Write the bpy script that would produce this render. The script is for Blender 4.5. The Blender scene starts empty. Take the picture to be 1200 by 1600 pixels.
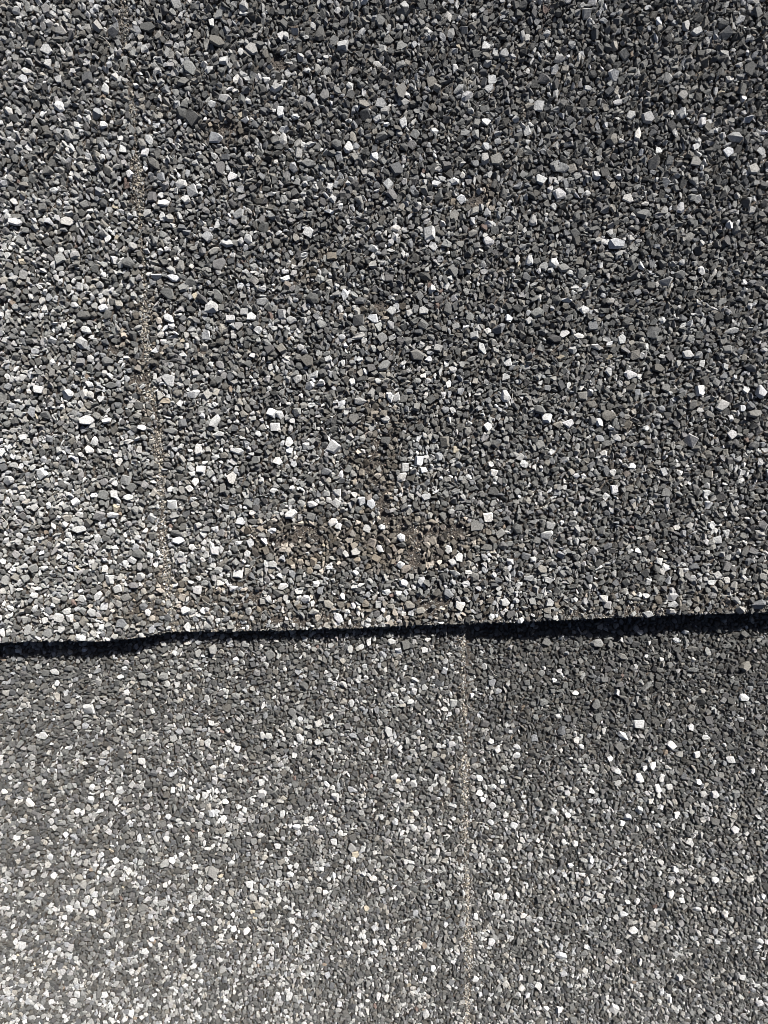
import bpy, bmesh, math, random
import numpy as np
from mathutils import Vector, Matrix, Euler

random.seed(7)
rng = np.random.default_rng(7)
scene = bpy.context.scene
MM = 0.001
PITCH = math.radians(20)                      # slope of the roof
ROOF = Matrix.Rotation(PITCH, 4, 'X')         # roof coordinates (mm: x along the courses, y up the slope, z off the roof) to world

# ------------------------------------------------------------------ camera
DIST, TILT = 140.0, math.radians(6.5)         # a phone held 14 cm off the roof
FOC = 1164.0 / 1200.0                         # focal length over picture width
fwd = Vector((0, -math.sin(TILT), -math.cos(TILT)))
upv = Vector((0, math.cos(TILT), -math.sin(TILT)))
rgt = Vector((1, 0, 0))
CAM = -fwd * DIST
cam = bpy.data.cameras.new('camera')
cam_o = bpy.data.objects.new('camera', cam)
scene.collection.objects.link(cam_o)
m = Matrix((rgt, upv, -fwd)).transposed().to_4x4()
m.translation = CAM * MM
cam_o.matrix_world = ROOF @ m
cam.sensor_fit = 'HORIZONTAL'
cam.sensor_width = 36
cam.lens = 36 * FOC
cam.clip_start = 0.005
cam.clip_end = 200
cam.dof.use_dof = True
cam.dof.focus_distance = (DIST + 0.5) * MM
cam.dof.aperture_fstop = 34
scene.camera = cam_o

# ------------------------------------------------------------------ light
L = (rgt * -680 + upv * -960 + fwd * 1164).normalized()     # the way the sunlight travels, roof coordinates
Lw = (ROOF.to_3x3() @ L).normalized()
S = -Lw
elev, azim = math.asin(S.z), math.atan2(S.x, S.y)
world = bpy.data.worlds.new('World')
scene.world = world
world.use_nodes = True
wn = world.node_tree.nodes
sky = wn.new('ShaderNodeTexSky')
sky.sky_type = 'NISHITA'
sky.sun_disc = False
sky.sun_elevation = elev
sky.sun_rotation = azim
sky.air_density = 0.35
sky.dust_density = 1.2
sky.ozone_density = 0.6
world.node_tree.links.new(sky.outputs[0], wn['Background'].inputs[0])
wn['Background'].inputs[1].default_value = 0.05
sun = bpy.data.lights.new('sun', 'SUN')
sun.energy = 5.0
sun.angle = math.radians(0.53)
sun.color = (1.0, 0.973, 0.932)
sun_o = bpy.data.objects.new('sun', sun)
scene.collection.objects.link(sun_o)
sun_o.rotation_euler = S.to_track_quat('Z', 'Y').to_euler()
sun_o.location = S * 3
scene.view_settings.view_transform = 'Standard'
scene.view_settings.look = 'None'
scene.view_settings.gamma = 1
scene.view_settings.use_curve_mapping = False
scene.view_settings.exposure = 0.93
scene.cycles.filter_width = 0.75

# ------------------------------------------------------------------ from photograph pixels to the roof (mm)
def at(px, py, z=0.0):
    px, py = np.asarray(px, float), np.asarray(py, float)
    u, v = (px - 600) / 1200 / FOC, -(py - 800) / 1200 / FOC
    dx = u
    dy = fwd.y + v * upv.y
    dz = fwd.z + v * upv.z
    t = (z - CAM.z) / dz
    return CAM.x + dx * t, CAM.y + dy * t

def smooth(a, b, x):
    t = np.clip((x - a) / (b - a), 0, 1)
    return t * t * (3 - 2 * t)

class Noise:
    """smooth value noise on the plane"""
    def __init__(s, cell, seed):
        s.c = cell
        s.g = np.random.default_rng(seed).random((128, 128))
    def __call__(s, x, y):
        x, y = np.asarray(x, float) / s.c + 64, np.asarray(y, float) / s.c + 64
        i, j = np.floor(x).astype(int), np.floor(y).astype(int)
        f, g = x - i, y - j
        f, g = f * f * (3 - 2 * f), g * g * (3 - 2 * g)
        G = lambda a, b: s.g[a % 128, b % 128]
        return (G(i, j) * (1 - f) + G(i + 1, j) * f) * (1 - g) + (G(i, j + 1) * (1 - f) + G(i + 1, j + 1) * f) * g
n30, n12, n5, n2 = Noise(30, 1), Noise(12, 2), Noise(5, 3), Noise(1.6, 4)

ZU = 3.0
# lower edge of the upper course
ex = [-300, 0, 130, 187, 233, 262, 275, 400, 533, 600, 700, 800, 933, 1067, 1200, 1500]
ey = [1008, 1001, 997, 995, 990.5, 986.5, 986, 984, 982, 979, 975, 971, 963.5, 957.5, 954, 945]
EX, EY = at(ex, ey, ZU)
def edge_y(x):
    return np.interp(x, EX, EY) + 0.16 * (n5(x, 3.3) - 0.5) + 0.14 * (n2(x, 9.1) - 0.5)
# joint of the upper course, joint of the lower course
ux = [187, 197, 207, 213, 219, 224, 229, 231, 240, 247, 252, 255, 259, 264, 270, 275]
uy = [-300, 73, 120, 200, 290, 380, 440, 530, 617, 653, 717, 790, 850, 900, 950, 1000]
UX, UY = at(ux, uy, ZU)
lx = [723, 724, 724, 726, 728, 728, 727, 732, 732, 734, 731, 738]
ly = [900, 985, 1060, 1130, 1200, 1290, 1345, 1370, 1420, 1487, 1560, 1900]
LX, LY = at(lx, ly, 0)
def joint_u(y):
    o = np.argsort(UY); return np.interp(y, UY[o], UX[o]) + 0.25 * (n5(1.7, y) - 0.5)
def joint_l(y):
    o = np.argsort(LY); return np.interp(y, LY[o], LX[o]) + 0.25 * (n5(5.7, y) - 0.5)

# height of the lower edge of the upper course above the lower course, read off the width of its shadow
bx = [-200, 0, 100, 160, 233, 262, 300, 400, 500, 600, 700, 800, 900, 1000, 1070, 1200, 1500]
bh = [3.9, 3.9, 4.3, 4.7, 4.4, 3.2, 2.9, 3.1, 2.9, 2.8, 2.9, 3.0, 3.6, 4.1, 3.7, 3.6, 3.8]
BX, _ = at(bx, [985] * len(bx), ZU)
def lower_z(x, y):
    d = x - joint_l(y)
    top = smooth(-60, -20, y)
    return np.where(d > 0, -(0.35 + 1.0 * top) * smooth(-0.2, 0.9, d), 0.0) + 0.5 * (n30(x + 50, y) - 0.5) + 0.25 * (n12(x, y) - 0.5)
def upper_z(x, y):
    d = y - edge_y(x)
    h = np.interp(x, BX, bh)
    k = np.exp(-np.maximum(d, 0) / 22.0)
    left = (1 - smooth(-0.9, 0.3, x - joint_u(y))) * 0.5 * (1 - k)
    return 2.9 + left + (h - 2.9) * k + 0.45 * (n30(x, y + 40) - 0.5) * (1 - k) + 0.3 * (n12(x + 33, y) - 0.5)

# ------------------------------------------------------------------ materials
def new_mat(name):
    mt = bpy.data.materials.new(name)
    mt.use_nodes = True
    nt = mt.node_tree
    return mt, nt, nt.nodes['Principled BSDF'], nt.links

def stone_material(name, per_object):
    mt, nt, b, lk = new_mat(name)
    tc = nt.nodes.new('ShaderNodeNewGeometry')
    if per_object:
        src = nt.nodes.new('ShaderNodeObjectInfo'); col = src.outputs['Color']
    else:
        src = nt.nodes.new('ShaderNodeAttribute'); src.attribute_name = 'stone_colour'; col = src.outputs['Color']
    n = nt.nodes.new('ShaderNodeTexNoise')
    n.inputs['Scale'].default_value = 3600; n.inputs['Detail'].default_value = 4; n.inputs['Roughness'].default_value = 0.75
    lk.new(tc.outputs['Position'], n.inputs['Vector'])
    r = nt.nodes.new('ShaderNodeMapRange')
    r.inputs[1].default_value = 0.25; r.inputs[2].default_value = 0.75; r.inputs[3].default_value = 0.5; r.inputs[4].default_value = 1.5
    lk.new(n.outputs['Fac'], r.inputs[0])
    mx = nt.nodes.new('ShaderNodeVectorMath'); mx.operation = 'MULTIPLY'
    lk.new(col, mx.inputs[0]); lk.new(r.outputs[0], mx.inputs[1])
    lk.new(mx.outputs[0], b.inputs['Base Color'])
    b.inputs['Roughness'].default_value = 0.68
    b.inputs['Specular IOR Level'].default_value = 0.35
    b.inputs['Diffuse Roughness'].default_value = 1.0      # crushed rock throws light back towards the sun
    bp = nt.nodes.new('ShaderNodeBump')
    bp.inputs['Strength'].default_value = 1.0; bp.inputs['Distance'].default_value = 0.00016
    lk.new(n.outputs['Fac'], bp.inputs['Height']); lk.new(bp.outputs[0], b.inputs['Normal'])
    return mt
M_STUFF = stone_material('crushed_stone', False)
M_PART = stone_material('crushed_stone_single', True)

def asphalt_material():
    mt, nt, b, lk = new_mat('brown_asphalt')
    g = nt.nodes.new('ShaderNodeNewGeometry')
    n = nt.nodes.new('ShaderNodeTexNoise'); n.inputs['Scale'].default_value = 700; n.inputs['Detail'].default_value = 6
    lk.new(g.outputs['Position'], n.inputs['Vector'])
    cr = nt.nodes.new('ShaderNodeValToRGB')
    cr.color_ramp.elements[0].position = 0.3; cr.color_ramp.elements[0].color = (0.016, 0.014, 0.012, 1)
    cr.color_ramp.elements[1].position = 0.72; cr.color_ramp.elements[1].color = (0.085, 0.066, 0.051, 1)
    lk.new(n.outputs['Fac'], cr.inputs[0]); lk.new(cr.outputs[0], b.inputs['Base Color'])
    b.inputs['Roughness'].default_value = 0.7
    n2_ = nt.nodes.new('ShaderNodeTexNoise'); n2_.inputs['Scale'].default_value = 2400; n2_.inputs['Detail'].default_value = 4
    lk.new(g.outputs['Position'], n2_.inputs['Vector'])
    bp = nt.nodes.new('ShaderNodeBump'); bp.inputs['Strength'].default_value = 1.0; bp.inputs['Distance'].default_value = 0.0004
    lk.new(n2_.outputs['Fac'], bp.inputs['Height']); lk.new(bp.outputs[0], b.inputs['Normal'])
    return mt
M_MAT = asphalt_material()

def felt_material():
    mt, nt, b, lk = new_mat('roofing_felt')
    g = nt.nodes.new('ShaderNodeNewGeometry')
    v = nt.nodes.new('ShaderNodeTexVoronoi'); v.inputs['Scale'].default_value = 850
    lk.new(g.outputs['Position'], v.inputs['Vector'])
    cr = nt.nodes.new('ShaderNodeValToRGB')
    cr.color_ramp.elements[0].color = (0.03, 0.03, 0.03, 1); cr.color_ramp.elements[1].color = (0.3, 0.3, 0.29, 1)
    cr.color_ramp.elements[1].position = 0.95
    sp = nt.nodes.new('ShaderNodeSeparateColor'); lk.new(v.outputs['Color'], sp.inputs[0])
    lk.new(sp.outputs[0], cr.inputs[0]); lk.new(cr.outputs[0], b.inputs['Base Color'])
    b.inputs['Roughness'].default_value = 0.8
    bp = nt.nodes.new('ShaderNodeBump'); bp.inputs['Distance'].default_value = 0.0006; bp.invert = True
    lk.new(v.outputs['Distance'], bp.inputs['Height']); lk.new(bp.outputs[0], b.inputs['Normal'])
    return mt
M_FELT = felt_material()

mt, nt, b, lk = new_mat('glass_fibre')
b.inputs['Base Color'].default_value = (0.55, 0.52, 0.46, 1); b.inputs['Roughness'].default_value = 0.45
M_FIBRE = mt

# ------------------------------------------------------------------ object helpers
COL = scene.collection
def link_mesh(name, verts, faces, mat, parent=None):
    me = bpy.data.meshes.new(name)
    me.from_pydata([tuple(v) for v in verts], [], faces)
    me.materials.append(mat)
    o = bpy.data.objects.new(name, me)
    COL.objects.link(o)
    if parent: o.parent = parent
    return o

def shingle_root(label, x, y, z):
    o = bpy.data.objects.new('shingle', None)
    o.empty_display_size = 0.01
    o.matrix_world = ROOF @ Matrix.Translation(Vector((x, y, z)) * MM)
    o['label'] = label; o['category'] = 'shingle'; o['group'] = 'lapped roof shingles'
    COL.objects.link(o)
    return o

# ------------------------------------------------------------------ the roof deck under the courses
W = 1500
deck = link_mesh('roof', [(x * MM, y * MM, z * MM) for z in (-25, -5.2) for x, y in ((-W, -W), (W, -W), (W, W), (-W, W))],
                 [(3, 2, 1, 0), (4, 5, 6, 7), (0, 1, 5, 4), (1, 2, 6, 5), (2, 3, 7, 6), (3, 0, 4, 7)], M_FELT)
deck.matrix_world = ROOF
deck['kind'] = 'structure'

# ------------------------------------------------------------------ four shingles: bodies
XMIN, XMAX, YMIN, YMAX = -175.0, 175.0, -185.0, 165.0
GAP = 0.2
def body(root, org, x_of_left, x_of_right, y_low, y_high, zfun, thick, nx, ny):
    """asphalt sheet as a closed slab over the (u, v) grid"""
    top, bot = [], []
    for j in range(ny + 1):
        for i in range(nx + 1):
            u, v = i / nx, j / ny
            v = v ** 1.5 if y_low is edge_y else v
            y = -100.0
            x = 0.0
            for _ in range(3):
                x = x_of_left(y) * (1 - u) + x_of_right(y) * u
                yl, yh = y_low(x), y_high(x)
                y = yl + (yh - yl) * v
            z = float(zfun(x, y))
            top.append(((x - org[0]) * MM, (y - org[1]) * MM, (z - org[2]) * MM))
            bot.append(((x - org[0]) * MM, (y - org[1]) * MM, (z - thick - org[2]) * MM))
    n = (nx + 1) * (ny + 1)
    idx = lambda i, j: j * (nx + 1) + i
    f = []
    for j in range(ny):
        for i in range(nx):
            a, b_, c, d = idx(i, j), idx(i + 1, j), idx(i + 1, j + 1), idx(i, j + 1)
            f.append((a, b_, c, d)); f.append((n + d, n + c, n + b_, n + a))
    for i in range(nx):
        a, b_ = idx(i, 0), idx(i + 1, 0); f.append((n + a, n + b_, b_, a))
        a, b_ = idx(i, ny), idx(i + 1, ny); f.append((a, b_, n + b_, n + a))
    for j in range(ny):
        a, b_ = idx(0, j), idx(0, j + 1); f.append((a, b_, n + b_, n + a))
        a, b_ = idx(nx, j), idx(nx, j + 1); f.append((n + a, n + b_, b_, a))
    o = link_mesh('asphalt_sheet', top + bot, f, M_MAT, root)
    return o

LABELS = [
    'narrow granulated shingle filling the upper left, its raised lower edge over the thickest black shadow',
    'wide dark grey granulated shingle above the black shadow line, with brown bare patches',
    'grey granulated shingle below the shadow line, densely flecked with white granules towards its bottom',
    'charcoal granulated shingle below the shadow line, nearly all dark along its shaded top',
]
ORG = [(-60.0, 40.0, 2.9), (40.0, 40.0, 2.9), (-50.0, -70.0, 0.0), (60.0, -70.0, -0.5)]
ROOTS = [shingle_root(LABELS[k], *ORG[k]) for k in range(4)]
cst = lambda c: (lambda t: c)
body(ROOTS[0], ORG[0], cst(XMIN), lambda y: float(joint_u(y)) - GAP, edge_y, cst(YMAX), upper_z, 1.9, 60, 70)
body(ROOTS[1], ORG[1], lambda y: float(joint_u(y)) + GAP, cst(XMAX), edge_y, cst(YMAX), upper_z, 1.9, 130, 70)
lowtop = lambda x: float(edge_y(x)) + 45
body(ROOTS[2], ORG[2], cst(XMIN), lambda y: float(joint_l(y)) - GAP, cst(YMIN), lowtop, lower_z, 2.2, 80, 70)
body(ROOTS[3], ORG[3], lambda y: float(joint_l(y)) + GAP, cst(XMAX), cst(YMIN), lowtop, lower_z, 2.2, 80, 70)

# ------------------------------------------------------------------ granule shapes: crushed, flat topped stone chips
def chip(k):
    r = random.Random(100 + k)
    asp = 0.42 + 0.54 * ((k * 7) % 32) / 31
    pts = []
    n = r.choice((4, 5, 5, 6, 6))
    a0 = r.random() * 6.28
    slx, sly = r.uniform(-.42, .42), r.uniform(-.42, .42)
    for i in range(n):
        a = a0 + (i + r.uniform(-.3, .3)) * 2 * math.pi / n
        rad = r.uniform(.72, 1.0)
        w = r.uniform(.10, .24)                       # worn corner: two points instead of one
        for a_ in ((a - w, a + w) if (i + k) % 3 == 0 else (a,)):
            x, y = math.cos(a_) * rad, math.sin(a_) * rad * asp
            pts.append((x, y, r.uniform(-.22, .12)))
        x, y = math.cos(a) * rad, math.sin(a) * rad * asp
        s = r.uniform(.64, 1.0)
        pts.append((x * s, y * s, .42 + slx * x + sly * y + r.uniform(-.08, .08)))
    if k % 2 == 0: pts.append((r.uniform(-.4, .4), r.uniform(-.25, .25), .5 + r.uniform(0, .1)))
    for i in range(3):
        a = r.random() * 6.28
        pts.append((math.cos(a) * .5, math.sin(a) * .5 * asp, -.5))
    bm = bmesh.new()
    for p in pts: bm.verts.new(p)
    bmesh.ops.convex_hull(bm, input=bm.verts)
    bmesh.ops.delete(bm, geom=[v for v in bm.verts if not v.link_faces], context='VERTS')
    bmesh.ops.triangulate(bm, faces=bm.faces)
    bmesh.ops.recalc_face_normals(bm, faces=bm.faces)
    bm.verts.index_update()
    V = np.array([v.co[:] for v in bm.verts]); F = np.array([[v.index for v in f.verts] for f in bm.faces])
    bm.free()
    half = (V[:, 0].max() - V[:, 0].min()) / 2
    V[:, 0] -= (V[:, 0].max() + V[:, 0].min()) / 2; V[:, 1] -= (V[:, 1].max() + V[:, 1].min()) / 2
    V /= half * 2                                    # long axis = 1
    return V, F
def crumb(k):
    r = random.Random(900 + k)
    bm = bmesh.new()
    for i in range(7):
        v = Vector((r.gauss(0, 1), r.gauss(0, 1), r.gauss(0, 1))).normalized() * r.uniform(.85, 1)
        bm.verts.new((v.x, v.y * .8, v.z * .7))
    bmesh.ops.convex_hull(bm, input=bm.verts)
    bmesh.ops.delete(bm, geom=[v for v in bm.verts if not v.link_faces], context='VERTS')
    bmesh.ops.triangulate(bm, faces=bm.faces)
    bmesh.ops.recalc_face_normals(bm, faces=bm.faces)
    bm.verts.index_update()
    V = np.array([v.co[:] for v in bm.verts]) * .5; F = np.array([[v.index for v in f.verts] for f in bm.faces])
    bm.free()
    return V, F
NT, NC = 32, 10
TEMPL = [chip(k) for k in range(NT)] + [crumb(k) for k in range(NC)]
ASPECT = np.array([np.ptp(V[:, 1]) for V, F in TEMPL])

# ------------------------------------------------------------------ packing on a fine occupancy grid
CELL = 0.085
def hull2(P):
    P = sorted(map(tuple, P))
    def half(ps):
        h = []
        for p in ps:
            while len(h) > 1 and (h[-1][0]-h[-2][0])*(p[1]-h[-2][1]) - (h[-1][1]-h[-2][1])*(p[0]-h[-2][0]) <= 0: h.pop()
            h.append(p)
        return h[:-1]
    return half(P) + half(P[::-1])
NROT = 20
SIZES = 0.26 * 1.13 ** np.arange(0, 26)              # mm, long axis
_masks = {}
def mask(t, rot, sb, shrink=1.0):
    key = (t, rot, sb)
    if key in _masks: return _masks[key]
    V = TEMPL[t][0]
    a = rot * 2 * math.pi / NROT
    P = np.stack([V[:, 0] * math.cos(a) - V[:, 1] * math.sin(a), V[:, 0] * math.sin(a) + V[:, 1] * math.cos(a)], 1) * SIZES[sb] * shrink / CELL
    H = np.array(hull2(P))
    R = int(np.ceil(np.abs(H).max())) + 1
    g = np.arange(-R, R + 1)
    X, Y = np.meshgrid(g, g)
    ok = np.ones(X.shape, bool)
    for i in range(len(H)):
        p, q = H[i], H[(i + 1) % len(H)]
        ok &= (q[0]-p[0])*(Y-p[1]) - (q[1]-p[1])*(X-p[0]) >= -0.3
    _masks[key] = (R, ok, int(ok.sum()))
    return _masks[key]

# bare, worn patches in photograph pixels: x, y, rx, ry, how bare
BARE = [(655, 832, 36, 12, .6), (648, 868, 15, 16, .75), (708, 828, 22, 8, .95), (615, 815, 20, 10, .45), (470, 842, 40, 20, .55),
        (585, 720, 14, 45, .5), (600, 770, 18, 30, .5), (355, 205, 22, 9, .7), (437, 97, 12, 10, .8), (215, 313, 12, 9, .8),
        (222, 590, 16, 11, .8), (183, 545, 9, 8, .8), (745, 312, 16, 10, .7), (640, 655, 18, 10, .5), (555, 730, 22, 18, .45),
        (680, 945, 30, 14, .5), (470, 970, 60, 10, .5), (230, 950, 34, 14, .3), (60, 985, 60, 10, .5), (885, 955, 25, 9, .5),
        (985, 950, 30, 10, .5), (90, 830, 30, 14, .4), (1155, 945, 30, 9, .4), (560, 960, 40, 8, .4), (480, 440, 18, 10, .4),
        (600, 480, 14, 10, .5), (1000, 595, 30, 12, .22), (815, 520, 20, 14, .25),
        (190, 670, 14, 10, .4), (145, 735, 16, 8, .4), (975, 720, 18, 24, .2), (1075, 130, 12, 14, .3), (900, 85, 8, 16, .4),
        (690, 1090, 14, 30, .25), (700, 1240, 22, 30, .3), (715, 1345, 22, 14, .3), (800, 1345, 18, 10, .3), (380, 930, 25, 14, .5)]
def bareness(x, y, upper):
    out = np.zeros(np.shape(x))
    for px, py, rx, ry, k in BARE:
        if (py < 985) != upper: continue
        cx, cy = at(px, py, ZU if upper else 0)
        d = ((x - cx) / (rx / 8.3)) ** 2 + ((y - cy) / (ry / 8.3)) ** 2
        out = np.maximum(out, k * (1 - smooth(.45, 1.5, d + 1.2 * (n2(x, y) - .5))))
    return out

# brown grime: broad soft smears in photograph pixels
STAIN = [(640, 850, 120, 50, .85), (480, 845, 110, 50, .7), (590, 720, 40, 130, .5), (700, 830, 90, 40, .5), (240, 930, 90, 50, .4), (600, 955, 500, 22, .3),
         (355, 205, 50, 22, .5), (745, 312, 40, 22, .5), (230, 560, 34, 120, .35), (480, 425, 60, 30, .3), (1050, 940, 160, 30, .3), 
         (590, 490, 60, 30, .25), (980, 710, 50, 50, .12), (340, 930, 80, 30, .3)]
def grime(x, y, upper):
    g = 0.0
    for px, py, rx, ry, k in STAIN:
        if (py < 985) != upper: continue
        cx, cy = at(px, py, ZU if upper else 0)
        d = ((x - cx) / (rx / 8.3)) ** 2 + ((y - cy) / (ry / 8.3)) ** 2
        if d < 1.4: g = max(g, k * float(1 - smooth(.2, 1.4, d)))
    return g
def blend(x, y, upper):
    # each shingle has its own mix of stone
    if upper: return 1.15 if x < joint_u(y) else 1.13
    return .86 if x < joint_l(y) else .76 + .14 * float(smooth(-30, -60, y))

# share of pale granules over the photograph (rows y, columns x)
PGX = np.array([0, 150, 400, 700, 760, 950, 1200])
PGY_U = np.array([0, 200, 400, 600, 800, 950])
PG_U = np.array([[.20, .17, .07, .07, .06, .05, .05], [.20, .16, .09, .09, .08, .06, .06], [.20, .17, .11, .10, .08, .08, .07],
                 [.20, .17, .12, .09, .08, .08, .07], [.20, .18, .13, .10, .08, .08, .09], [.20, .18, .15, .14, .13, .12, .12]])
PGY_L = np.array([1000, 1080, 1160, 1260, 1360, 1480, 1600])
PG_L = np.array([[.10, .10, .10, .14, .03, .025, .04], [.12, .14, .13, .16, .03, .025, .04], [.12, .15, .17, .18, .07, .06, .08],
                 [.13, .18, .20, .20, .16, .14, .14], [.18, .20, .20, .18, .16, .15, .15], [.20, .21, .19, .17, .17, .16, .14],
                 [.26, .25, .21, .18, .17, .16, .15]])
def project(x, y, z):
    dx, dy, dz = x - CAM.x, y - CAM.y, z - CAM.z
    d = dy * fwd.y + dz * fwd.z
    return 600 + dx / d * FOC * 1200, 800 - (dy * upv.y + dz * upv.z) / d * FOC * 1200
def pale_share(x, y, upper):
    px, py = project(x, y, ZU if upper else 0)
    gy, g = (PGY_U, PG_U) if upper else (PGY_L, PG_L)
    cols = np.array([np.interp(py, gy, g[:, c]) for c in range(g.shape[1])])
    clump = .45 + 1.1 * float(smooth(.25, .75, .6 * n5(x * 1.3 + 11, y * 1.3) + .4 * n2(x, y)))
    if not upper and px > 735: clump *= 1.2
    return float(np.interp(px, PGX, cols)) * clump

TINTS = [(1.01, 1, .96), (1, 1, .96), (1.02, 1.0, .94), (.99, 1, .96), (.97, .99, 1.02), (1.03, 1, .93), (1.06, 1, .89), (1.01, .98, .97), (1, 1, .97)]
def tone_colour(t):
    c = random.choice(TINTS)
    w = 1.0 if t < .3 else .5
    return tuple(min(.85, t * (1 + (k - 1) * w)) for k in c)
def random_tone(p, mid=0.0):
    u = random.random()
    if u < p * .92: return random.uniform(.28, .52)
    if u < p + .08 + .4 * p + mid: return random.uniform(.15, .30)
    return min(.2, .095 * math.exp(random.gauss(0, .31)))
TAN = [(.36, .325, .275), (.28, .25, .205), (.42, .385, .33), (.23, .21, .18), (.16, .14, .115), (.32, .305, .28), (.13, .11, .09), (.38, .34, .275), (.1, .088, .075)]
DIRT = [(.12, .1, .083), (.16, .135, .11), (.08, .068, .058), (.24, .21, .17), (.11, .1, .095), (.36, .325, .27), (.08, .076, .072)]

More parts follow.
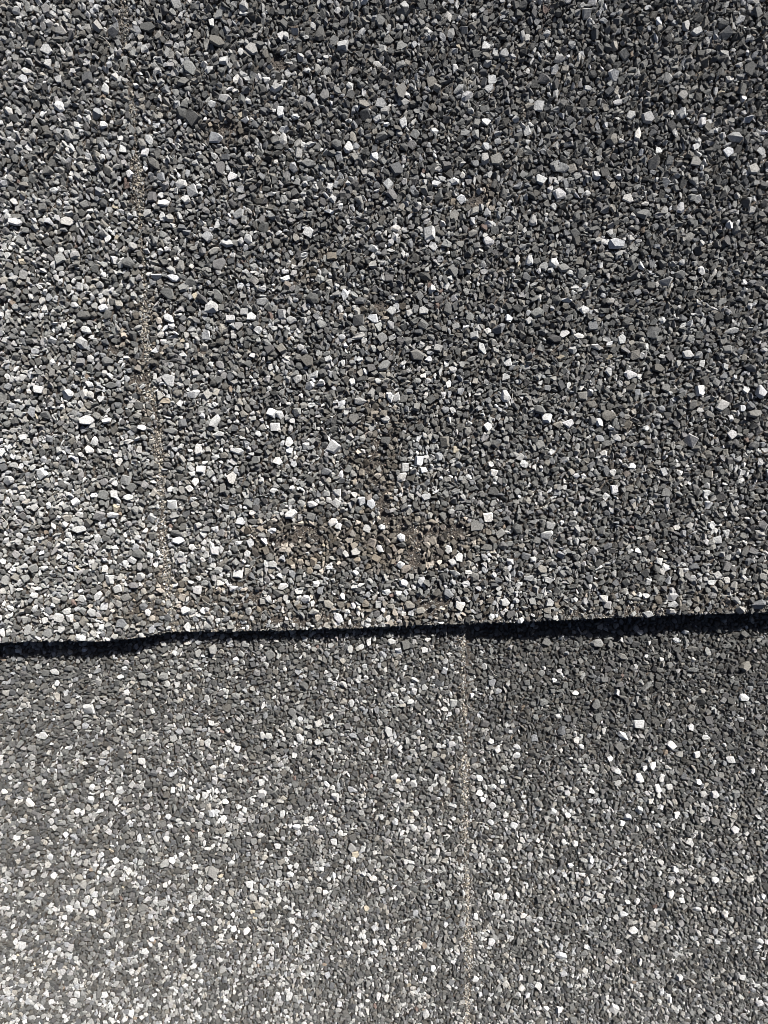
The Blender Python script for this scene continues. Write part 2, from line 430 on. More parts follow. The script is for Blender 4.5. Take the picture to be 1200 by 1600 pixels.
# ---- granules picked out of the photograph one by one: tile corner, then x, y, w, h in third-pixels, tone (percent)
PICK = {
(0, 0): "225,240,55,45,60 282,505,50,50,72 490,590,40,36,75 130,338,50,30,66 115,375,42,34,62 497,420,35,50,58 290,150,55,45,32 700,655,40,45,66 680,712,30,42,66 845,858,55,42,70 772,950,55,36,70 868,935,45,45,58 612,820,28,38,70 83,1043,60,40,58 325,1040,60,40,52 1047,280,45,40,62 1105,368,32,42,70 990,100,32,42,60 1140,25,45,35,52 1145,560,42,32,70 1180,228,60,48,46 890,315,60,70,26 1055,460,60,40,55 1010,645,70,50,50 1085,825,40,50,70 970,1110,60,60,30 900,895,50,45,55 1120,1000,60,40,46 1060,1140,60,40,55 1165,1120,50,40,58 490,1095,55,40,26 325,640,50,60,30 700,125,75,50,8 905,555,80,110,9 850,530,60,60,9 1020,190,80,50,14 1030,785,60,80,12 720,765,80,45,12 735,720,30,60,12 75,560,55,45,7 205,975,50,50,12",
(400, 0): "408,215,55,50,55 115,165,35,42,60 1022,72,28,28,72 935,320,30,40,70 1110,370,35,36,74 1095,410,36,42,70 990,450,60,36,60 950,415,60,30,46 1165,245,50,40,55 95,410,65,36,70 440,405,36,36,64 585,485,55,45,46 605,515,50,45,30 115,525,36,52,76 185,547,48,25,70 130,605,60,30,60 128,650,36,60,55 570,555,36,36,72 612,580,30,26,72 690,575,36,50,76 838,612,42,30,72 1080,567,45,30,76 432,690,45,55,64 200,718,36,40,60 555,735,40,50,60 1075,745,40,60,46 1075,683,36,36,60 620,865,42,40,64 930,848,45,36,74 962,933,45,45,72 845,858,42,28,64 70,908,45,22,70 245,1090,55,55,68 655,1070,45,36,70 650,1110,36,40,64 810,1095,60,65,66 828,1155,42,35,64 1095,1050,50,28,70 1090,1130,55,40,64 550,1165,50,36,64 345,990,60,20,72 690,55,100,40,16 320,445,50,60,17 680,425,60,95,17 590,640,80,40,15 245,760,75,45,21 380,675,60,45,15 640,915,70,45,17 290,577,50,40,26 745,630,50,50,24 730,680,50,50,19 820,385,60,60,17 1130,745,70,60,21 930,1010,50,60,21 510,490,60,40,21 300,160,60,70,11",
(800, 0): "350,62,45,50,46 478,348,62,50,66 150,365,70,50,16 225,272,65,36,34 690,98,32,36,76 865,150,55,36,55 815,120,40,50,50 1065,95,40,30,64 125,495,45,42,68 360,408,40,30,64 200,325,38,32,64 640,548,70,60,30 560,535,40,45,60 590,628,32,60,72 890,572,35,50,68 1085,462,32,40,70 1110,325,60,70,9 1045,645,80,42,34 1012,713,50,48,78 685,706,35,32,72 608,712,32,28,68 470,655,60,60,20 1135,790,55,50,45 222,908,65,48,64 135,842,50,45,64 395,822,45,34,64 545,928,55,45,74 500,826,36,20,72 722,852,50,42,55 665,765,70,60,25 740,750,45,50,25 860,760,60,50,25 790,975,42,50,64 1125,985,36,40,64 1020,1052,34,42,68 490,1140,80,55,64 460,1090,34,34,60 70,612,36,40,64 800,448,50,50,34 1105,560,50,35,55 100,1035,45,55,40 160,1005,20,20,72 435,985,45,40,30 500,475,42,28,55 795,530,35,45,64 1180,618,36,25,68 1170,710,40,40,55 240,785,70,50,34",
(0, 400): "390,410,60,60,44 487,245,50,35,68 410,350,60,36,55 355,233,45,28,55 215,248,30,36,64 990,240,75,55,55 1178,285,50,40,72 1145,260,45,40,44 810,102,70,34,68 735,92,50,34,60 790,292,60,36,68 965,372,42,40,74 905,645,65,45,78 790,580,75,60,55 325,652,60,55,64 190,627,50,45,60 400,650,45,50,55 432,652,38,38,50 420,770,80,48,55 450,868,36,50,64 425,907,45,38,70 205,1020,60,62,60 940,1000,50,45,64 897,1020,40,30,74 915,1060,40,40,68 885,1092,45,45,40 1085,1040,50,60,50 1010,770,45,70,50 1025,835,65,25,55 930,910,40,60,55 1110,915,70,34,55 805,1165,48,45,64 565,963,32,40,60 675,805,45,28,68 45,1052,55,48,45 10,920,40,50,55 115,850,40,36,55 510,770,45,30,64 610,867,42,24,64 540,1115,32,36,64 605,1130,50,32,60 380,145,40,45,40 395,280,90,45,10 605,35,60,60,13 170,165,45,45,13 785,175,80,60,15 860,145,60,50,21 845,45,50,60,21 1025,35,60,90,17 950,205,70,40,10 1025,190,45,70,13 510,495,60,50,13 20,990,45,45,9 620,1085,60,55,11 490,1120,60,60,15 595,1050,55,50,26 840,420,45,45,17 655,700,42,40,13 750,655,36,45,26 800,820,80,35,19 225,745,60,50,13 530,605,65,36,17 205,920,30,60,11",
(400, 400): "138,108,45,30,72 415,180,34,48,72 550,292,55,45,72 635,258,50,50,40 658,235,30,35,45 785,258,50,42,45 718,270,40,42,34 265,200,70,65,10 490,210,70,36,21 480,380,80,24,52 1088,352,35,34,78 1060,432,35,65,58 855,430,50,45,30 250,608,50,42,72 275,552,50,34,62 195,575,36,50,50 305,595,40,34,52 628,660,32,55,78 660,660,32,45,52 1170,655,50,60,72 905,600,30,36,68 785,562,30,28,72 75,735,55,50,72 108,742,42,42,62 90,800,55,48,64 152,872,42,50,68 155,912,36,32,72 360,895,60,65,58 100,962,50,40,68 232,892,32,30,68 765,960,42,48,68 700,990,45,50,64 683,1035,60,38,55 1085,800,45,45,68 1115,1018,32,36,78 398,1025,30,40,72 380,1105,40,36,64 540,1162,45,50,64 495,1150,40,45,55 375,1160,42,40,55 795,1130,50,36,45 262,1165,60,35,52 8,345,40,40,68 10,830,36,28,68 30,212,60,40,45 120,270,45,50,45 165,297,50,38,45 1185,290,40,32,72 1180,500,40,36,64 1170,565,36,45,54 450,590,36,36,68 485,483,36,26,68 400,690,32,45,64 600,515,80,50,21 760,460,80,60,17 590,385,60,60,21 625,105,50,45,13 120,435,55,50,15 60,435,60,60,9 240,490,80,60,11 305,318,55,45,25 480,300,60,55,15 500,345,45,36,25 605,865,55,50,8 885,870,60,65,15 1115,1105,60,50,9 900,245,50,70,11 790,95,90,40,9 1140,340,80,50,17 330,1010,60,45,18 1025,370,50,45,34 560,925,50,40,10 610,765,50,36,34 490,680,70,40,30 925,530,42,36,34",
(800, 400): "82,20,42,50,78 195,35,50,48,70 150,50,50,50,30 240,55,65,45,21 605,48,26,45,70 888,70,30,40,72 725,118,70,50,30 340,250,50,40,70 705,300,34,34,78 835,317,34,30,72 515,388,42,48,70 395,425,75,28,72 250,362,50,34,55 315,375,45,32,64 555,555,60,45,72 597,562,32,26,72 885,630,45,50,72 455,543,42,34,55 162,757,52,48,78 260,785,60,48,78 410,780,42,48,72 378,770,45,55,17 840,865,65,60,31 1030,838,50,50,60 560,985,42,36,78 475,1092,42,48,74 440,1125,36,38,60 428,925,36,34,60 908,1115,28,50,72 918,1165,42,36,74 58,978,36,42,55 35,945,45,36,46 630,805,34,26,70 1165,635,50,65,55 1097,630,36,36,70 985,700,70,50,46 1080,715,36,36,60 825,460,60,42,55 875,460,45,32,46 1030,350,70,30,46 575,465,50,45,25 608,465,30,34,60 300,1030,36,28,72 335,1035,36,28,64 470,1015,30,36,64 495,852,40,32,60 465,805,40,22,64 250,208,90,16,62 290,170,30,24,68 80,300,30,36,64 200,385,85,45,7 120,265,70,50,21 130,885,55,55,21 660,360,60,55,21 130,720,80,45,15 450,745,90,60,17 330,655,55,50,17 690,525,70,45,9 555,620,60,45,17 720,620,50,50,17 55,1018,50,36,13 720,1110,60,50,17 1010,435,50,45,21 1120,525,80,40,13 270,290,45,40,17 850,700,40,60,17 410,855,55,40,25 1135,740,70,45,21",
(0, 800): "832,135,62,40,64 665,300,50,45,46 525,310,45,50,46 562,355,45,48,46 470,385,34,55,64 395,400,45,36,46 868,463,50,42,60 1115,292,55,50,55 1128,45,50,40,60 1090,358,52,30,68 1030,332,38,30,55 855,252,40,36,55 898,168,36,36,55 500,260,34,40,64 288,490,40,44,55 338,490,40,44,55 440,465,50,50,30 880,540,36,44,55 325,458,50,30,46 490,530,34,30,55 540,12,60,32,68 300,545,42,45,30 238,560,60,50,19 1005,182,55,50,40 845,200,40,36,45 1160,195,30,36,64 920,365,50,45,45 525,90,45,40,45 375,80,70,40,45 150,175,60,40,34 210,260,55,25,64 700,465,36,36,60 655,190,70,50,12 715,112,42,45,9 830,100,70,36,10 405,505,45,50,15 580,515,60,50,15 600,395,60,45,13 635,340,60,36,15 400,460,40,50,21 415,925,60,55,34 770,770,50,50,17 360,990,42,36,21 885,1022,55,40,17 565,775,36,25,64 592,848,36,30,64 320,735,70,36,12 200,1050,50,40,48 255,750,50,30,48 975,1080,36,42,48 1110,1110,36,34,60 990,988,32,28,60 1000,645,50,55,21 930,660,36,45,21 1075,605,36,34,34 1150,620,50,40,21 665,1165,50,36,34 600,885,50,45,21 1070,1025,28,28,64 665,770,50,40,15 1105,860,50,40,17",
(400, 800): "162,12,65,45,60 358,48,50,38,70 385,68,36,32,60 520,80,45,45,55 590,75,34,32,74 680,122,45,45,62 1090,25,45,48,72 1035,68,75,65,17 900,175,40,45,74 953,213,40,48,68 920,240,42,40,48 678,248,40,42,70 692,335,45,45,60 775,328,36,46,45 612,375,45,30,74 955,437,52,48,64 390,497,55,40,54 232,410,50,45,60 125,348,55,34,60 200,372,40,28,55 595,462,28,28,74 455,440,30,36,68 580,170,28,42,64 200,105,36,65,21 930,285,55,28,54 985,337,42,30,54 1165,425,50,50,48 1188,235,34,36,64 75,85,50,25,64 80,245,50,40,34 470,185,60,40,30 345,258,36,24,64 340,430,60,45,21 405,395,24,45,64 1110,130,50,40,10 905,380,60,45,21 720,440,60,50,17 690,405,50,50,17 770,465,60,36,21 530,610,24,36,70 636,610,42,34,54 668,655,32,30,72 790,650,34,28,68 885,745,36,40,64 515,780,24,28,64 410,808,50,36,30 745,790,40,24,54 680,893,24,26,76 925,900,40,45,45 885,925,36,22,64 1015,870,24,30,64 205,970,28,28,64 290,993,36,34,58 60,1052,40,40,45 30,1050,36,45,54 205,1060,42,50,54 175,990,26,36,54 290,1080,40,34,50 620,1030,40,60,48 785,1105,42,34,48 920,1090,45,36,54 1135,1120,36,45,40 335,1035,60,40,13 340,765,40,30,30 370,745,50,30,17 170,940,50,50,13 700,625,60,60,10 690,965,50,40,9 565,930,36,45,13 1110,810,40,50,17 1075,735,36,42,30 1105,1085,30,32,45 855,1100,36,34,48 65,670,60,60,13 440,640,30,45,45",
(800, 800): "165,105,65,45,54 378,178,40,45,54 770,70,34,30,68 935,62,36,40,72 588,182,32,22,72 685,225,40,36,58 632,325,36,40,58 930,328,36,32,64 1005,320,36,36,58 590,385,30,30,68 622,388,34,34,64 742,395,40,40,50 425,400,42,38,58 745,432,50,36,58 740,463,45,26,54 175,420,50,40,34 295,408,24,24,68 630,470,42,34,45 960,295,50,36,34 100,222,36,28,64 30,340,40,30,58 80,310,50,34,45 170,320,45,40,30 1150,430,80,50,17 65,205,50,45,15 960,130,50,45,40 1160,98,50,36,34 1000,98,36,36,48 180,60,50,45,30 1125,180,45,40,17 440,430,50,45,25 1170,300,50,45,21 1090,180,36,65,10 25,80,60,60,10 610,572,40,24,52 825,570,36,26,52 785,610,36,26,52 640,685,20,24,72 205,800,28,22,72 1100,880,50,42,64 600,1000,55,52,55 528,1058,65,36,64 755,1102,50,45,60 310,1080,32,38,55 332,1107,28,22,64 848,1018,32,40,55 25,1150,40,36,68 28,1110,40,30,58 875,1145,34,36,50 465,1165,32,30,58 225,968,25,28,54 310,860,36,22,64 915,1063,36,28,50 1030,1165,50,36,50 1080,980,45,36,34 665,1190,45,30,54 905,850,36,36,30 1110,735,70,50,17 640,825,90,24,17 410,625,75,45,21 470,630,36,45,11 330,710,36,36,17 310,755,36,36,11 145,765,40,40,21 155,900,50,40,17 400,910,50,60,11 240,1035,50,60,13 860,650,60,36,13 985,560,45,40,10 705,750,36,30,13 440,795,42,40,13 530,690,60,36,17 170,620,60,50,13 1105,580,45,40,10 525,875,50,22,10 860,750,70,32,17 1015,870,40,40,10 935,985,42,45,10",
(0, 1200): "138,165,36,60,72 470,200,34,20,64 425,150,36,34,58 306,312,30,28,72 75,327,34,22,68 1005,60,40,45,30 960,125,36,34,54 1055,160,38,30,64 1118,185,32,30,72 945,220,34,36,54 992,212,38,42,54 845,95,24,28,64 790,225,36,28,58 545,430,38,36,72 590,467,28,22,68 808,430,40,32,76 880,328,24,28,64 160,490,36,30,50 325,660,38,42,68 432,680,40,38,64 360,640,36,48,45 95,545,30,28,58 1168,545,45,40,58 975,560,36,36,54 985,610,34,28,54 1075,620,30,38,45 895,710,34,32,64 1095,755,36,32,68 1155,765,32,50,76 680,860,42,34,58 500,785,40,32,45 100,830,45,40,50 775,548,30,26,58 490,1065,42,42,36 360,1065,34,32,36 195,1125,24,36,54 240,1100,32,32,54 345,1095,32,34,50 905,930,34,24,64 740,895,34,45,45 870,1018,32,18,72 1030,720,24,36,54 240,250,36,34,34 225,455,34,30,45 1000,485,65,60,19 140,600,60,40,10 670,655,60,50,13 390,545,40,50,21 400,240,40,36,17 185,50,40,34,17",
(400, 1200): "370,140,45,42,48 650,45,40,28,72 25,70,34,36,54 25,125,55,50,54 360,95,26,26,64 310,208,28,24,64 190,280,42,28,64 100,295,26,36,54 397,305,28,34,64 265,285,36,36,36 460,348,28,24,68 365,348,34,30,58 20,318,36,30,54 98,370,36,26,54 455,430,30,26,68 158,465,28,28,64 190,460,28,34,58 160,500,45,28,58 550,520,45,28,58 590,575,45,45,30 558,405,26,28,54 590,232,36,26,54 705,445,34,28,54 325,585,28,28,68 295,575,36,36,45 165,715,36,34,64 270,758,28,32,50 770,825,26,36,64 830,940,28,34,68 445,825,22,26,68 435,870,24,24,72 610,1078,32,40,54 575,1070,32,34,54 485,1070,26,36,54 100,1065,32,36,54 155,1070,36,50,54 795,1155,36,50,48 390,1110,34,34,48 1030,998,32,34,54 1130,605,36,42,58 1030,705,30,40,58 1105,820,40,45,54 1050,125,42,34,68 1065,155,36,26,68 1110,185,40,40,45 1048,52,42,26,54 1115,92,34,28,68 1160,75,36,28,64 925,240,28,20,68 855,550,26,24,54 1160,440,40,34,45 945,595,36,26,6 830,630,60,36,10 320,395,36,34,15 615,1035,28,50,30 565,60,45,36,11 450,375,45,45,21 745,215,40,30,40 800,320,45,36,45 700,580,45,36,13 860,830,40,32,17 470,840,42,26,10",
(800, 1200): "600,55,42,55,68 500,25,36,36,54 690,105,34,50,64 708,55,30,45,54 742,95,34,34,54 882,72,42,28,68 955,130,50,50,40 195,215,32,36,68 265,230,32,28,58 545,240,45,40,48 600,205,34,34,45 778,225,32,40,58 522,270,26,28,64 690,275,34,26,64 1052,293,42,36,54 835,350,45,36,50 250,355,34,28,58 300,365,36,36,58 375,440,28,45,64 280,465,40,22,64 770,480,40,36,54 530,445,32,34,54 695,500,24,45,58 955,530,42,36,54 1115,525,50,34,45 745,595,48,36,64 545,635,28,28,68 590,630,34,36,45 410,605,50,34,30 525,690,50,26,50 680,680,22,36,64 800,625,32,30,64 870,665,45,28,54 1000,690,36,45,54 945,670,26,36,64 570,765,50,36,54 660,735,45,36,30 230,880,60,36,50 498,865,28,36,58 603,915,26,50,50 40,985,28,36,58 125,1028,42,42,54 160,1135,36,26,54 225,1140,34,36,50 480,1135,45,45,54 745,1095,28,34,64 705,1055,26,45,54 970,1180,36,36,54 1165,815,40,30,54 1160,670,45,40,21 1085,990,36,32,54 1165,1110,40,30,54 235,450,36,50,8 940,395,42,42,13 945,465,42,36,17 955,255,50,45,11 840,150,36,40,17 130,175,60,36,13 1055,130,45,50,21 650,300,50,34,17 355,540,36,60,34 790,990,40,40,45 10,275,40,36,45 55,700,40,30,54",
}

# granule record columns: template, x, y, z, length, width factor, thickness factor, heading, tilt x, tilt y, r, g, b, shingle, kind(0 granule, 1 crumb)
RECS = []
FX, FY = 84.0 + 9, 0
Y_LO, Y_HI = -125.0, 112.0
def cluster(y, upper):
    # where along a joint the grit has gathered
    return smooth(.34, .62, .6 * n5(y * 1.25 + 3, 4.4 if upper else 6.6) + .4 * n2(y * .8, 2.2))
class Pack:
    def __init__(s, upper):
        s.upper = upper
        s.x0, s.x1 = -98.0, 98.0
        s.y0, s.y1 = (-32.0, Y_HI) if upper else (Y_LO, -8.0)
        s.nx, s.ny = int((s.x1 - s.x0) / CELL), int((s.y1 - s.y0) / CELL)
        X, Y = np.meshgrid(s.x0 + (np.arange(s.nx) + .5) * CELL, s.y0 + (np.arange(s.ny) + .5) * CELL)
        E = edge_y(X[0])[None, :]
        joint = (joint_u if upper else joint_l)(Y[:, 0])[:, None]
        wob = 0.75 * n2(X, Y * .5)
        if upper: s.dom = Y > E - 0.08 + .1 * n2(X, Y)
        else: s.dom = Y < E + 5.0
        s.band = (np.abs(X - joint + .1) < (.15 + (.72 if upper else .55) * cluster(Y, upper)) * (.35 + 1.2 * n2(X * .7, Y * .6)))
        s.occ = ~s.dom | s.band
        bare = bareness(X, Y, upper)
        if upper:
            bare = np.maximum(bare, .42 * (1 - smooth(.3, 2.6, Y - E)) * (n5(X, Y) > .42))
        s.bare = bare
        s.occ |= (bare > .18) & (n2(X * 1.9 + 7, Y * 1.9) < bare * .9)
        s.jx = joint
    def shingle(s, x, y):
        if s.upper: return 0 if x < joint_u(y) else 1
        return 2 if x < joint_l(y) else 3
    def fits(s, ix, iy, t, rot, sb, tol):
        R, mk, n = mask(t, rot, sb)
        a, b = iy - R, ix - R
        if a < 0 or b < 0 or iy + R + 1 > s.ny or ix + R + 1 > s.nx: return None
        v = s.occ[a:iy + R + 1, b:ix + R + 1]
        if np.count_nonzero(v & mk) > tol * n: return None
        return v, mk
    def add(s, t, x, y, ln, wf, hd, tone_rgb, kind=0, zoff=0.0, tilt=None, tf=None):
        zf = upper_z if s.upper else lower_z
        tg = tilt if tilt is not None else ((17 if s.upper else 9) if random.random() < .68 else (34 if s.upper else 18))
        if tf is None: tf = random.uniform(.95, 1.4) * (1.0 if ln < 1.3 else .85)
        RECS.append((t, x, y, zoff, ln, wf, tf, hd, math.radians(random.gauss(0, tg)), math.radians(random.gauss(0, tg)), *tone_rgb, s.shingle(x, y), kind))
    def picked(s):
        for (tx, ty), txt in PICK.items():
            for w in txt.split():
                zx, zy, w_, h_, tn = map(float, w.split(','))
                px, py = tx + zx / 3, ty + zy / 3
                x, y = at(px, py, (ZU if s.upper else 0) + .6)
                x, y = float(x), float(y)
                e = float(edge_y(x))
                if s.upper != (y > e): continue
                if s.upper and y < e + .5: continue
                if not s.upper and y > e - 1.0: continue
                ln, wd = max(w_, h_) / 3 / 8.3 * 1.0, min(w_, h_) / 3 / 8.3
                k_ = .94 if tn > 40 else .86
                ln = min(ln * k_, 2.6); wd *= k_
                hd = (0 if w_ >= h_ else math.pi / 2) + random.gauss(0, .3)
                t = int(np.argmin(np.abs(ASPECT[:NT] - np.clip(wd / ln, .5, .98)) + rng.random(NT) * .12))
                wf = np.clip(wd / ln / ASPECT[t], .55, 1.15)
                rot = int(round(hd / (2 * math.pi / NROT))) % NROT
                sb = int(np.argmin(np.abs(SIZES - ln * (.5 + .5 * wf))))
                ix, iy = int((x - s.x0) / CELL), int((y - s.y0) / CELL)
                R, mk, n = mask(t, rot, sb)
                if iy - R < 0 or ix - R < 0 or iy + R + 1 > s.ny or ix + R + 1 > s.nx: continue
                v = s.occ[iy - R:iy + R + 1, ix - R:ix + R + 1]
                if np.count_nonzero(v & mk & s.dom[iy - R:iy + R + 1, ix - R:ix + R + 1] & ~s.band[iy - R:iy + R + 1, ix - R:ix + R + 1]) > .6 * n: continue
                v |= mk
                s.add(t, x, y, ln, wf, hd, tone_colour(tn / 100 * ((.76 if s.upper else .86 if px > 735 else .66) if tn > 40 else 1.0)), 0, random.uniform(.05, .2), tilt=9)
    def fill(s):
        # sizes fall from large to small; every round tries random free spots
        area_mm2 = float(np.count_nonzero(~s.occ)) * CELL * CELL
        med = 1.10 if s.upper else .96
        sig = .30
        classes = [(1.85, .006), (1.65, .035), (1.45, .10), (1.28, .15), (1.12, .19), (.98, .20), (.86, .20), (.75, .2), (.66, .2), (.57, .2)]
        k = med / 1.02
        for c, (size, share) in enumerate(classes):
            size *= k
            n = int(area_mm2 * share / (size * size * .55))
            free = np.flatnonzero(~s.occ)
            if c > 2: n = int(n * 2.2)
            if len(free) == 0: break
            pick = free[rng.integers(0, len(free), n)]
            sc = np.ones(n)
            tt = rng.integers(0, NT, n); rr = rng.integers(0, NROT, n)
            tol = .05 if c < 3 else .10
            for q in range(n):
                p = int(pick[q]); iy, ix = divmod(p, s.nx)
                x, y = s.x0 + (ix + .5) * CELL, s.y0 + (iy + .5) * CELL
                sz = size * random.uniform(.93, 1.08)
                if not s.upper and y < -60: sz *= 1 - .1 * min(1, (-60 - y) / 50)
                t, rot = int(tt[q]), int(rr[q])
                sb = int(round(math.log(sz / .26) / math.log(1.13)))
                for _ in range(3):
                    hit = s.fits(ix, iy, t, rot, sb, tol)
                    if hit: break
                    rot = random.randrange(NROT); t = random.randrange(NT)
                if not hit: continue
                np.logical_or(hit[0], hit[1], out=hit[0])
                tone = random_tone(pale_share(x, y, s.upper) * (1.55 if s.upper else 1.0), .06 if s.upper else .02)
                if tone > .25 and not s.upper: tone *= .84
                if tone > .3 and sz > 1.5: tone *= random.uniform(.35, .8)
                if tone < .2: tone *= blend(x, y, s.upper)
                col = tone_colour(tone)
                g = grime(x, y, s.upper)
                if random.random() < g * 1.15:
                    m_ = .6 + .35 * random.random()
                    col = (col[0] * m_ * 1.05, col[1] * m_ * .95, col[2] * m_ * .84)
                if random.random() < .003: col = random.choice(((.2, .16, .125), (.15, .11, .095), (.36, .32, .25)))
                s.add(t, x, y, sz, random.uniform(.88, 1.08), rot * 2 * math.pi / NROT + random.uniform(-.12, .12), col, 0, random.triangular(-.46, .54, .0) if s.upper else random.triangular(-.18, .18, 0))
    def crumbs(s):
        # small chips wedged in what is still open, tan and brown crumbs in joints, worn spots and along the lower edge
        free = np.flatnonzero(~s.occ)
        n = int(len(free) * CELL * CELL / .14)
        pick = free[rng.integers(0, len(free), n)]
        for p in pick:
            iy, ix = divmod(int(p), s.nx)
            if s.occ[iy, ix] or random.random() > (.34 if s.upper else .5): continue
            sb = random.choice((2, 3, 4, 5))
            t = NT + random.randrange(NC)
            R, mk, nn = mask(t, 0, sb)
            a, b = max(0, iy - R), max(0, ix - R)
            v = s.occ[a:iy + R + 1, b:ix + R + 1]
            if v.shape == mk.shape: v |= mk
            x, y = s.x0 + (ix + .5) * CELL, s.y0 + (iy + .5) * CELL
            s.add(t, x, y, SIZES[sb] * random.uniform(1.0, 1.4), 1, random.random() * 6.28, tone_colour(random_tone(pale_share(x, y, s.upper) * .9)), 1, random.uniform(-.25, -.05), tilt=30, tf=1)
        for px, py, rx, ry, k_ in STAIN:
            if (py < 985) != s.upper: continue
            for _ in range(int(k_ * rx * ry / 69 * 1.0)):
                cx, cy = at(px + random.gauss(0, .5) * rx, py + random.gauss(0, .5) * ry, ZU if s.upper else 0)
                iy, ix = int((float(cy) - s.y0) / CELL), int((float(cx) - s.x0) / CELL)
                if not (0 <= iy < s.ny and 0 <= ix < s.nx) or not s.dom[iy, ix]: continue
                s.add(NT + random.randrange(NC), float(cx), float(cy), random.uniform(.18, .42), 1, random.random() * 6.28, random.choice(DIRT), 1, random.uniform(.0, .4), tilt=40, tf=.7)
        worn = np.flatnonzero(((s.bare > .12) & s.dom) & ~s.band)
        n = int(len(worn) * CELL * CELL * 7)
        for p in worn[rng.integers(0, len(worn), n)] if len(worn) else ():
            iy, ix = divmod(int(p), s.nx)
            x, y = s.x0 + (ix + .5) * CELL, s.y0 + (iy + .5) * CELL
            ln = random.choice((.2, .24, .28, .34, .42, .55))
            s.add(NT + random.randrange(NC), x, y, ln, 1, random.random() * 6.28, random.choice(DIRT) if random.random() < .65 else tone_colour(random_tone(.12)), 1, -.12 + random.uniform(0, .2), tilt=40, tf=random.uniform(.6, 1))
        # slivers and flakes of stone caught between the granules
        for _ in range(9000 if s.upper else 7500):
            x = random.uniform(s.x0 + 2, s.x1 - 2); y = random.uniform(s.y0 + 2, s.y1 - 2)
            iy, ix = int((y - s.y0) / CELL), int((x - s.x0) / CELL)
            if not s.dom[iy, ix] or (s.upper and y < float(edge_y(x)) + .4): continue
            s.add(NT + random.randrange(NC), x, y, random.uniform(.35, .85), random.uniform(.22, .5), random.random() * 6.28,
                  tone_colour(random_tone(min(.6, pale_share(x, y, s.upper) * 2 + .08), .15)), 1, random.uniform(.15, .5) if s.upper else random.uniform(.1, .3), tilt=22, tf=random.uniform(.3, .6))
        # dust packed along the cut lower edge
        if s.upper:
            for _ in range(5200):
                x = random.uniform(s.x0 + 2, s.x1 - 2)
                y = float(edge_y(x)) + random.expovariate(1 / .35) - .05
                s.add(NT + random.randrange(NC), x, y, random.uniform(.18, .42), 1, random.random() * 6.28,
                      random.choice(TAN) if random.random() < .5 else tone_colour(random_tone(.2, .2)), 1, random.uniform(-.1, .3), tilt=40, tf=.8)
        # pale dust crumbs lodged all over, mostly near the lower edge
        for _ in range(2600 if s.upper else 900):
            x = random.uniform(s.x0 + 2, s.x1 - 2)
            y = random.uniform(s.y0 + 2, s.y1 - 2)
            if s.upper and random.random() < .6: y = float(edge_y(x)) + random.expovariate(1 / 5.0)
            iy, ix = int((y - s.y0) / CELL), int((x - s.x0) / CELL)
            if not (0 <= iy < s.ny and 0 <= ix < s.nx) or not s.dom[iy, ix]: continue
            s.add(NT + random.randrange(NC), x, y, random.uniform(.14, .3), 1, random.random() * 6.28, random.choice(TAN[:6]), 1, random.uniform(.1, .45), tilt=40, tf=.7)
PU, PL = Pack(True), Pack(False)
for P in (PU, PL):
    P.picked(); P.fill(); P.crumbs()

# grit in the joints: kept apart, it belongs to neither shingle
GRIT = {True: [], False: []}
for up in (True, False):
    ys = np.arange(-30, Y_HI, .02) if up else np.arange(Y_LO, -15, .02)
    jf = joint_u if up else joint_l
    for y in ys:
        c_ = float(cluster(y, up))
        if up: c_ = max(c_, .6 * float(smooth(-12, -20, y)))
        if random.random() > .12 + 1.0 * c_: continue
        for _ in range(1 if random.random() < .7 else 2):
            x = float(jf(y)) - .1 + random.gauss(0, .2 + (.42 if up else .32) * c_)
            if up and y < float(edge_y(x)) + .1: continue
            if (not up) and y > float(edge_y(x)) + 1.5: continue
            GRIT[up].append((x, y))
_t = [len(TEMPL[int(r[0])][1]) for r in RECS]
print('granules', len(RECS), 'tris', sum(_t), 'grit', len(GRIT[True]), len(GRIT[False]))

# ------------------------------------------------------------------ granules into meshes
R_ = np.array(RECS, float)
def zfield(up, x, y):
    return (upper_z if up else lower_z)(x, y)
zs = np.where(R_[:, 13] < 2, upper_z(R_[:, 1], R_[:, 2]), lower_z(R_[:, 1], R_[:, 2]))
thick = np.where(R_[:, 14] == 0, .5 * R_[:, 4], R_[:, 4])             # rough height of each chip
R_[:, 3] = zs + np.where(R_[:, 14] == 0, .30 * np.minimum(thick, .8) + R_[:, 3] * .9 + np.where(R_[:, 13] < 2, .15, .06), R_[:, 3] + .05)

def matrices(R):
    n = len(R)
    ch, sh = np.cos(R[:, 7]), np.sin(R[:, 7])
    Z = np.zeros((n, 3, 3)); Z[:, 0, 0] = ch; Z[:, 0, 1] = -sh; Z[:, 1, 0] = sh; Z[:, 1, 1] = ch; Z[:, 2, 2] = 1
    ca, sa = np.cos(R[:, 8]), np.sin(R[:, 8]); cb, sb_ = np.cos(R[:, 9]), np.sin(R[:, 9])
    A = np.zeros((n, 3, 3)); A[:, 0, 0] = 1; A[:, 1, 1] = ca; A[:, 1, 2] = -sa; A[:, 2, 1] = sa; A[:, 2, 2] = ca
    B = np.zeros((n, 3, 3)); B[:, 1, 1] = 1; B[:, 0, 0] = cb; B[:, 0, 2] = sb_; B[:, 2, 0] = -sb_; B[:, 2, 2] = cb
    S_ = np.zeros((n, 3, 3)); S_[:, 0, 0] = R[:, 4]; S_[:, 1, 1] = R[:, 4] * R[:, 5]; S_[:, 2, 2] = R[:, 4] * R[:, 6]
    return A @ B @ Z @ S_

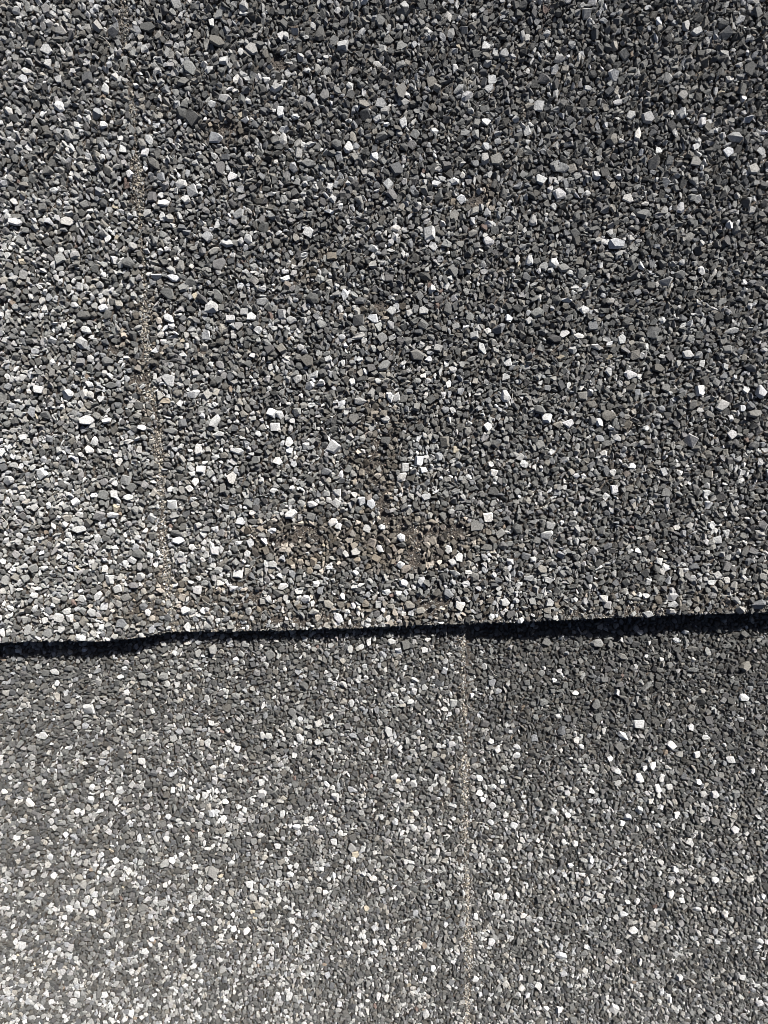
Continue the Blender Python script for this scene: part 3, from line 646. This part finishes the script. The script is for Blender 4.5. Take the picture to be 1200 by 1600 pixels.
def stuff_mesh(name, R, org, parent, mat=M_STUFF):
    Mx = matrices(R)
    pos = R[:, 1:4] - np.array(org)
    Vs, Fs, Cs = [], [], []
    off = 0
    tid = R[:, 0].astype(int)
    for t in np.unique(tid):
        k = np.flatnonzero(tid == t)
        V, F = TEMPL[t]
        P = np.einsum('nij,vj->nvi', Mx[k], V) + pos[k][:, None, :]
        P += (rng.random(P.shape) - .5) * (R[k, 4] * .21)[:, None, None]
        nv = len(V)
        Vs.append(P.reshape(-1, 3))
        Fs.append((F[None] + (off + np.arange(len(k)) * nv)[:, None, None]).reshape(-1, 3))
        Cs.append(np.repeat(R[k, 10:13], nv, 0))
        off += nv * len(k)
    V, F, Cc = np.concatenate(Vs) * MM, np.concatenate(Fs), np.concatenate(Cs)
    me = bpy.data.meshes.new(name)
    me.vertices.add(len(V)); me.vertices.foreach_set('co', V.astype(np.float32).ravel())
    me.loops.add(F.size); me.loops.foreach_set('vertex_index', F.astype(np.int32).ravel())
    me.polygons.add(len(F)); me.polygons.foreach_set('loop_start', np.arange(0, F.size, 3, dtype=np.int32))
    me.polygons.foreach_set('use_smooth', np.zeros(len(F), bool))
    me.update(calc_edges=True)
    at_ = me.attributes.new('stone_colour', 'FLOAT_COLOR', 'POINT')
    at_.data.foreach_set('color', np.concatenate([Cc, np.ones((len(Cc), 1))], 1).astype(np.float32).ravel())
    me.materials.append(mat)
    o = bpy.data.objects.new(name, me)
    COL.objects.link(o)
    if parent: o.parent = parent
    o['kind'] = 'stuff'
    return o

chip_meshes = []
for t in range(NT):
    V, F = TEMPL[t]
    me = bpy.data.meshes.new('granule')
    me.from_pydata([tuple(v) for v in V], [], [tuple(map(int, f)) for f in F])
    me.materials.append(M_PART)
    chip_meshes.append(me)

tri = 0
for k in range(4):
    R = R_[R_[:, 13] == k]
    px, py = project(R[:, 1], R[:, 2], R[:, 3])
    seen = (px > 4) & (px < 1196) & (py > 4) & (py < 1596)
    g = R[:, 14] == 0
    size = np.where(seen & g, R[:, 4] * R[:, 4] * R[:, 5] * ASPECT[R[:, 0].astype(int)], 0)
    big = np.argsort(-size)[:300]
    Mx = matrices(R[big])
    for i, row in enumerate(R[big]):
        o = bpy.data.objects.new('granule', chip_meshes[int(row[0])])
        COL.objects.link(o)
        o.parent = ROOTS[k]
        M4 = Matrix([[*(Mx[i][r] * MM), (row[1 + r] - ORG[k][r]) * MM] for r in range(3)] + [[0, 0, 0, 1]])
        o.matrix_local = M4
        o.color = (*row[10:13], 1)
    rest = np.ones(len(R), bool); rest[big] = False
    stuff_mesh('granules', R[rest & g], ORG[k], ROOTS[k])
    stuff_mesh('grit', R[rest & ~g], ORG[k], ROOTS[k])

for up, label in ((True, 'tan grit lodged along the joint between the two upper shingles'), (False, 'tan grit lodged along the joint between the two lower shingles')):
    rows = []
    for x, y in GRIT[up]:
        c = random.choice(TAN) if random.random() < .6 else tone_colour(random_tone(.3))
        z = float(zfield(up, x, y)) + random.uniform(-.25, .32)
        rows.append((NT + random.randrange(NC), x, y, z, random.choice((.22, .27, .33, .4, .5, .62, .75)), 1, random.uniform(.7, 1.1), random.random() * 6.28,
                     random.gauss(0, .6), random.gauss(0, .6), *c, 0, 1))
    o = stuff_mesh('joint_grit', np.array(rows, float), (0, 0, 0), None)
    o.matrix_world = ROOF
    o['label'] = label; o['category'] = 'grit'

# ------------------------------------------------------------------ loose glass fibres of the sheets
def fibres(k, n):
    V, F = [], []
    P = PU if k < 2 else PL
    made = 0
    while made < n:
        x, y = random.uniform(-80, 80), random.uniform(-100, 95)
        e = float(edge_y(x))
        if (k < 2) != (y > e + 2) or (k >= 2 and y > e - 3): continue
        if P.shingle(x, y) != k: continue
        made += 1
        a = random.random() * 6.28; ln = random.uniform(1.5, 5.0); curl = random.gauss(0, .22)
        r = random.uniform(.022, .036)
        base = len(V); ns = 7
        z = None
        for i in range(ns):
            zz = float(zfield(k < 2, x, y)) + .62 + .2 * math.sin(i * .9 + made)
            d = (-math.sin(a), math.cos(a))
            for dx, dz in ((r, 0), (0, r), (-r, 0), (0, -r)):
                V.append(((x + d[0] * dx - ORG[k][0]) * MM, (y + d[1] * dx - ORG[k][1]) * MM, (zz + dz - ORG[k][2]) * MM))
            x += math.cos(a) * ln / ns; y += math.sin(a) * ln / ns; a += curl
        for i in range(ns - 1):
            for q in range(4):
                b0, b1 = base + i * 4 + q, base + i * 4 + (q + 1) % 4
                F.append((b0, b1, b1 + 4, b0 + 4))
    o = link_mesh('fibres', V, F, M_FIBRE, ROOTS[k])
    o['kind'] = 'stuff'
for k, n in enumerate((22, 90, 30, 25)): fibres(k, n)
